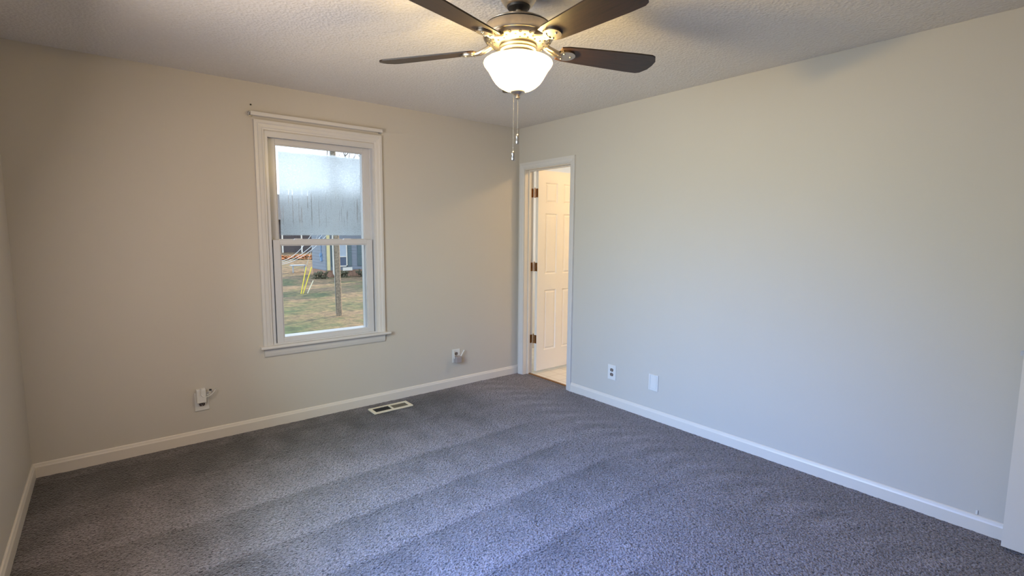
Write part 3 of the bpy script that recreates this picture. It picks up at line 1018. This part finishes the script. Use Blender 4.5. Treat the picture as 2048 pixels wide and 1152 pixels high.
def iron_mesh():
    k_ = MB()
    k_.tube([(0.082, 0, 0.036), (0.110, 0.006, 0.026), (0.140, 0.010, 0.008), (0.175, 0.010, -0.006), (0.200, 0.006, -0.009)], [0.010, 0.010, 0.009, 0.009, 0.008], 8)
    k_.tube([(0.082, 0, 0.036), (0.110, -0.006, 0.026), (0.140, -0.012, 0.010), (0.175, -0.012, -0.002), (0.200, -0.006, -0.005)], [0.010, 0.010, 0.009, 0.009, 0.008], 8)
    q = MB()
    oval = [(0.222 + 0.040 * math.cos(2 * PI * i / 20), 0.034 * math.sin(2 * PI * i / 20)) for i in range(20)]
    n0 = len(k_.bm.verts)
    k_.prism(oval, 2, -0.011, -0.004)
    k_.prism([(0.196, -0.030), (0.250, -0.020), (0.250, 0.020), (0.196, 0.030)], 2, -0.0075, -0.0035)
    k_.bm.verts.ensure_lookup_table()
    nv = list(k_.bm.verts)[n0:]
    bmesh.ops.transform(k_.bm, matrix=Matrix.Rotation(-PITCH, 4, 'X'), verts=nv)
    for dx, dy in ((0.205, 0.018), (0.205, -0.018), (0.242, 0.0)):
        bmesh.ops.create_uvsphere(k_.bm, u_segments=10, v_segments=6, radius=0.005, matrix=Matrix.Translation((dx, dy, -0.0105 - math.tan(PITCH) * dy)))
    q.bm.free()
    return k_


bl0 = blade_mesh().build('blade', M['walnut'], None, False)
bl0.parent = fan
ir0 = iron_mesh().build('blade_iron', M['chrome'], None, True)
ir0.parent = bl0
for i in range(5):
    if i == 0:
        bo = bl0
    else:
        bo = bl0.copy()
        COL.objects.link(bo)
        bo.parent = fan
        io = ir0.copy()
        COL.objects.link(io)
        io.parent = bo
    bo.location = (0, 0, 2.208 - 2.44)
    bo.rotation_euler = (0, 0, R_(51.5 + 72 * i))

# ------------------------------------------------------------------ outdoors
def gz(x, y):
    return -1.6 + 0.05 * max(0.0, y - 31) + 0.10 * (vn(x * 0.5, y * 0.5) - 0.5) * (1 if y > 4 else 0)


verts, faces = [], []
gx, gy = 70, 90
for j in range(gy + 1):
    for i in range(gx + 1):
        x = -30 + 75 * i / gx
        y = 0.16 + 80 * j / gy
        verts.append((x, y, gz(x, y)))
for j in range(gy):
    for i in range(gx):
        k = j * (gx + 1) + i
        faces.append((k, k + 1, k + gx + 2, k + gx + 1))
me = bpy.data.meshes.new('lawn')
me.from_pydata(verts, [], faces)
me.materials.append(M['lawn'])
lw = bpy.data.objects.new('lawn', me)
COL.objects.link(lw)
struct(lw, 'patchy green and brown winter lawn outside the window', 'lawn')

# utility pole
pl = empty('utility_pole', (3.18, 13.92, -1.6))
tag(pl, 'brown wooden utility pole standing on the lawn outside the window', 'utility pole')
MB().bar((3.185, 13.92, -1.65), (3.10, 13.92, 7.4), 0.105, 0.085, 16).build('shaft', M['pole'], pl, True)
MB().box((2.2, 13.76, 6.6), (4.0, 13.82, 6.72)).build('crossarm', M['pole'], pl)
k = MB()
k.bar((3.12, 13.74, 4.22), (3.12, 13.74, 4.52), 0.10, seg=14).bar((3.12, 13.74, 4.52), (3.12, 13.74, 4.58), 0.11, 0.03, seg=14)
k.box((2.86, 13.80, 4.38), (3.3, 13.84, 4.42)).box((2.75, 13.78, 4.27), (3.1, 13.81, 4.30))
k.build('insulator', M['meter'], pl)
k = MB()
k.tube([(3.185 - 0.115, 13.90, -1.5), (3.10 - 0.10, 13.90, 5.0)], 0.012)
k.build('ground_wire', M['steel'], pl)
# service lines: they sag towards the left and rise to the pole
wires = [((1.229, 0.456), (1.745, 0.744), (1.947, 0.961), 'topmost of the three pale overhead cables crossing the lower pane'),
         ((1.225, 0.374), (1.656, 0.511), (2.328, 0.991), 'middle one of the three pale overhead cables crossing the lower pane'),
         ((1.223, 0.307), (1.571, 0.379), (2.530, 0.972), 'lowest of the three pale overhead cables crossing the lower pane')]
for i, (p1, p2, p3, lab) in enumerate(wires):
    (xa, za), (xb, zb_), (xc, zc) = p1, p2, p3
    s1_, s2_ = (zb_ - za) / (xb - xa), (zc - zb_) / (xc - xb)
    aa = (s2_ - s1_) / (xc - xa)
    pts_ = []
    xe = 3.02
    for q in range(40):
        x = -1.2 + (xe + 1.2) * q / 39
        if x < xa:                                   # level out, then climb away to the left
            sl_ = s1_ - aa * (xb - xa)
            z = za + sl_ * (x - xa) + 0.10 * (x - xa) ** 2
        else:
            z = za + s1_ * (x - xa) + aa * (x - xa) * (x - xb)
        pts_.append((x, 13.78 + 0.2 * (i - 1), z))
    tag(MB().tube(pts_, 0.008, 6).build('overhead_cable', M['wire'], origin=pts_[-1]), lab, 'cable', 'overhead cables')

# guy wire guards
for a0, a1, mname, lab in (((4.04, 21.4, -1.62), (4.321, 21.4, -0.33), 'yellow', 'yellow guy wire guard on the lawn, left one of the leaning pair'),
                           ((4.133, 21.4, -1.62), (4.581, 21.4, -0.34), 'yellow', 'yellow guy wire guard on the lawn, right one of the leaning pair'),
                           ((4.347, 21.4, -1.60), (4.629, 21.4, -1.007), 'white_stake', 'short pale stake leaning beside the two yellow guards')):
    nm = 'guy_wire_guard' if mname == 'yellow' else 'marker_stake'
    rg_ = 0.024 if mname == 'yellow' else 0.020
    k = MB().bar(a0, a1, rg_, seg=10)
    d = Vector(a1) - Vector(a0)
    k.bar(Vector(a1), Vector(a1) + d.normalized() * 0.03, rg_, 0.010, seg=10)
    tag(k.build(nm, M[mname], origin=a0, smooth=True), lab, 'guard' if mname == 'yellow' else 'stake')
tag(MB().tube([(4.335, 21.38, -0.275), (4.42, 21.2, 0.2), (4.574, 20.9, 0.806), (5.3, 19.3, 3.6)], 0.008, 6).build('guy_wire', M['wire'], origin=(4.335, 21.38, -0.275)), 'thin guy wire rising from the left yellow guard', 'wire')

# neighbour's house
hs = empty('neighbor_house', (8.0, 29.5, -1.6))
tag(hs, 'pale blue grey house across the lawn beyond the utility pole', 'house')
k = MB()
k.box((7.98, 29.5, -1.15), (17.0, 32.2, 1.9))
for i in range(14):                                    # clapboards
    z = -1.10 + 0.21 * i
    k.box((7.965, 29.485, z), (17.0, 29.51, z + 0.012)).box((7.965, 29.5, z), (7.99, 32.2, z + 0.012))
k.build('wall', M['siding'], hs)
MB().box((7.99, 29.52, -2.1), (17.0, 32.18, -1.15)).build('foundation', M['brick'], hs)
MB().prism([(29.0, 1.85), (30.85, 4.1), (32.7, 1.85), (32.7, 1.75), (29.0, 1.75)], 0, 7.6, 17.3).build('roof', M['roof'], hs)
MB().box((8.08, 29.42, -1.15), (8.27, 29.50, 1.85)).build('corner_board', M['sunlit_board'], hs)
MB().tube([(8.45, 29.38, 1.8), (8.45, 29.38, -1.35), (8.50, 29.25, -1.5)], 0.045, 8).build('downspout', M['house_trim'], hs)


def hwin(xa, xb, za, zb_):
    k_ = MB()
    t_ = 0.07
    k_.box((xa, 29.40, za), (xa + t_, 29.5, zb_)).box((xb - t_, 29.40, za), (xb, 29.5, zb_)).box((xa, 29.40, za), (xb, 29.5, za + t_)).box((xa, 29.40, zb_ - t_), (xb, 29.5, zb_))
    k_.box((xa, 29.41, (za + zb_) / 2 - 0.25), (xb, 29.47, (za + zb_) / 2 - 0.20))
    wo = k_.build('window', M['house_trim'], hs)
    MB().box((xa + t_, 29.46, za + t_), (xb - t_, 29.48, zb_ - t_)).build('pane', M['pane'], wo)
    MB().box((xa + t_, 29.445, (za + zb_) / 2 - 0.20), (xb - t_, 29.458, zb_ - t_)).build('blind', M['blind'], wo)


hwin(8.70, 9.42, -0.92, 0.86)
hwin(11.2, 11.95, -0.92, 0.86)
for xa, xb in ((9.46, 9.74), (8.36, 8.66), (10.14, 10.46)):
    k = MB()
    k.box((xa, 29.44, -0.90), (xb, 29.5, 0.88))
    for i in range(12):
        k.box((xa + 0.03, 29.425, -0.84 + 0.14 * i), (xb - 0.03, 29.445, -0.76 + 0.14 * i))
    k.build('shutter', M['shutter'], hs)
MB().box((9.1, 29.42, -1.20), (9.75, 29.5, -0.98)).build('window_box', M['house_trim'], hs)
k = MB()
k.bar((7.86, 30.2, -0.15), (7.97, 30.2, -0.15), 0.13, seg=16).box((7.90, 30.05, -0.55), (7.98, 30.35, -0.2)).bar((7.94, 30.2, 1.7), (7.94, 30.2, -0.2), 0.025, seg=8)
k.build('electric_meter', M['meter'], hs)

# little bench like stand beside the house
bs = empty('yard_stand', (8.9, 33.5, -1.5))
tag(bs, 'low grey stand on the grass left of the neighbor house', 'stand')
z0_ = gz(7.0, 33.5)
MB().box((6.9, 33.2, -1.02), (7.85, 33.8, -0.97)).build('top', M['blind'], bs)
for sx in (6.95, 7.75):
    MB().box((sx, 33.25, z0_ - 0.05), (sx + 0.06, 33.31, -1.02)).build('leg', M['blind'], bs)

# shrubs at the foundation
for i, (x, y, s_) in enumerate(((8.9, 29.0, 0.34), (10.35, 28.9, 0.40), (7.35, 28.6, 0.42))):
    k = MB()
    for q in range(60):
        a1, rr = random.uniform(0, 2 * PI), random.uniform(0, s_)
        zz = random.uniform(0.0, s_ * 1.1)
        k.ball((x + rr * math.cos(a1) * 1.3, y + rr * math.sin(a1) * 0.7, -1.6 + zz), random.uniform(0.05, 0.11), sub=1, noise=0.35)
    tag(k.build('foundation_shrub', M['bush'], origin=(x, y, -1.6)),
        ['dark low shrub behind the utility pole at the brick foundation', 'dark low shrub right of the utility pole at the brick foundation', 'dark low shrub at the left corner of the neighbor house'][i], 'shrub')

# dark house far behind on the left, with white porch posts and a drift of leaves before it
dh = empty('dark_house', (9.0, 49.0, -0.7))
tag(dh, 'distant dark house with white porch posts behind the overhead cables', 'house')
MB().box((4.0, 49, -0.9), (16.0, 56, 2.6)).build('wall', M['darkwood'], dh)
MB().prism([(48.0, 2.5), (52.5, 5.2), (57.0, 2.5)], 0, 3.5, 16.5).build('roof', M['roof'], dh)
for x in (6.6, 8.6, 10.2, 12.0, 13.6):
    MB().box((x, 48.4, -0.8), (x + 0.12, 48.52, 2.5)).build('porch_post', M['house_trim'], dh)
k = MB()
for q in range(900):
    x, y = random.uniform(3, 14), random.uniform(41.5, 45.5)
    s_ = random.uniform(0.08, 0.16)
    z = gz(x, y) + random.uniform(0.02, 0.10)
    vv = [k.bm.verts.new((x + dx * s_, y + dy * s_, z + random.uniform(-0.04, 0.06))) for dx, dy in ((-1, -0.5), (0.6, -1), (1, 0.6), (-0.4, 1))]
    k.bm.faces.new(vv)
tag(k.build('fallen_leaves', M['leaves']), 'drift of orange fallen leaves on the grass before the distant dark house', 'leaves', kind='stuff')


# trees
def bare_tree(x, y, h, label, spread=0.5, depth=5, r0=0.16):
    t = empty('bare_tree', (x, y, gz(x, y)))
    tag(t, label, 'tree')
    k_ = MB()
    z0 = gz(x, y) - 0.1

    def grow(p_, d_, ln, r, n):
        q_ = p_ + d_ * ln
        k_.bar(p_, q_, r, r * 0.66, 6)
        if n == 0:
            return
        for _ in range(3 if n > 2 else 2):
            a_d = Vector((random.uniform(-1, 1), random.uniform(-1, 1), random.uniform(-0.15, 0.8)))
            grow(q_, (d_ * (1 - spread) + a_d.normalized() * spread).normalized(), ln * random.uniform(0.62, 0.82), r * 0.62, n - 1)
    grow(Vector((x, y, z0)), Vector((0.03, 0, 1)).normalized(), h * 0.34, r0, depth)
    k_.build('branches', M['bark'], t)


bare_tree(9.6, 22.0, 10.0, 'bare tree whose twigs reach the top right of the fogged pane', 0.55)
bare_tree(2.5, 58.0, 12.0, 'bare tree far off behind the left side of the fogged pane', 0.5)


def evergreen(x, y, h, r, label):
    t = empty('evergreen_tree', (x, y, gz(x, y)))
    tag(t, label, 'tree', 'evergreens around the houses')
    z0 = gz(x, y)
    MB().bar((x, y, z0 - 0.1), (x, y, z0 + h * 0.5), 0.22, 0.12, 8).build('trunk', M['bark'], t)
    k_ = MB()
    for q in range(220):
        f = random.random() ** 0.8
        rr = r * (1 - f) * random.uniform(0.55, 1.05) + 0.1
        a1 = random.uniform(0, 2 * PI)
        k_.ball((x + rr * math.cos(a1), y + rr * math.sin(a1), z0 + 0.5 + f * (h - 0.6)), random.uniform(0.25, 0.55), (1, 1, 0.7), 1, 0.3)
    k_.build('foliage', M['evergreen'], t)


for x, y, h, r, pos in ((5.0, 62, 4.6, 2.3, 'leftmost'), (11.0, 63, 5.2, 2.5, 'second from the left'), (17.5, 61, 4.8, 2.4, 'third from the left'), (24.0, 60, 5.0, 2.5, 'rightmost')):
    evergreen(x, y, h, r, 'dark evergreen blurred behind the fogged pane, %s of the row' % pos)

evergreen(7.2, 4.4, 8.5, 2.8, 'big dark evergreen added out of sight right of the window to block the sun')  # unseen tree, added to keep direct sun out of the window
evergreen(14.0, 25.2, 9.5, 2.4, 'dark evergreen out of sight right of the lawn, shading the yellow guards')
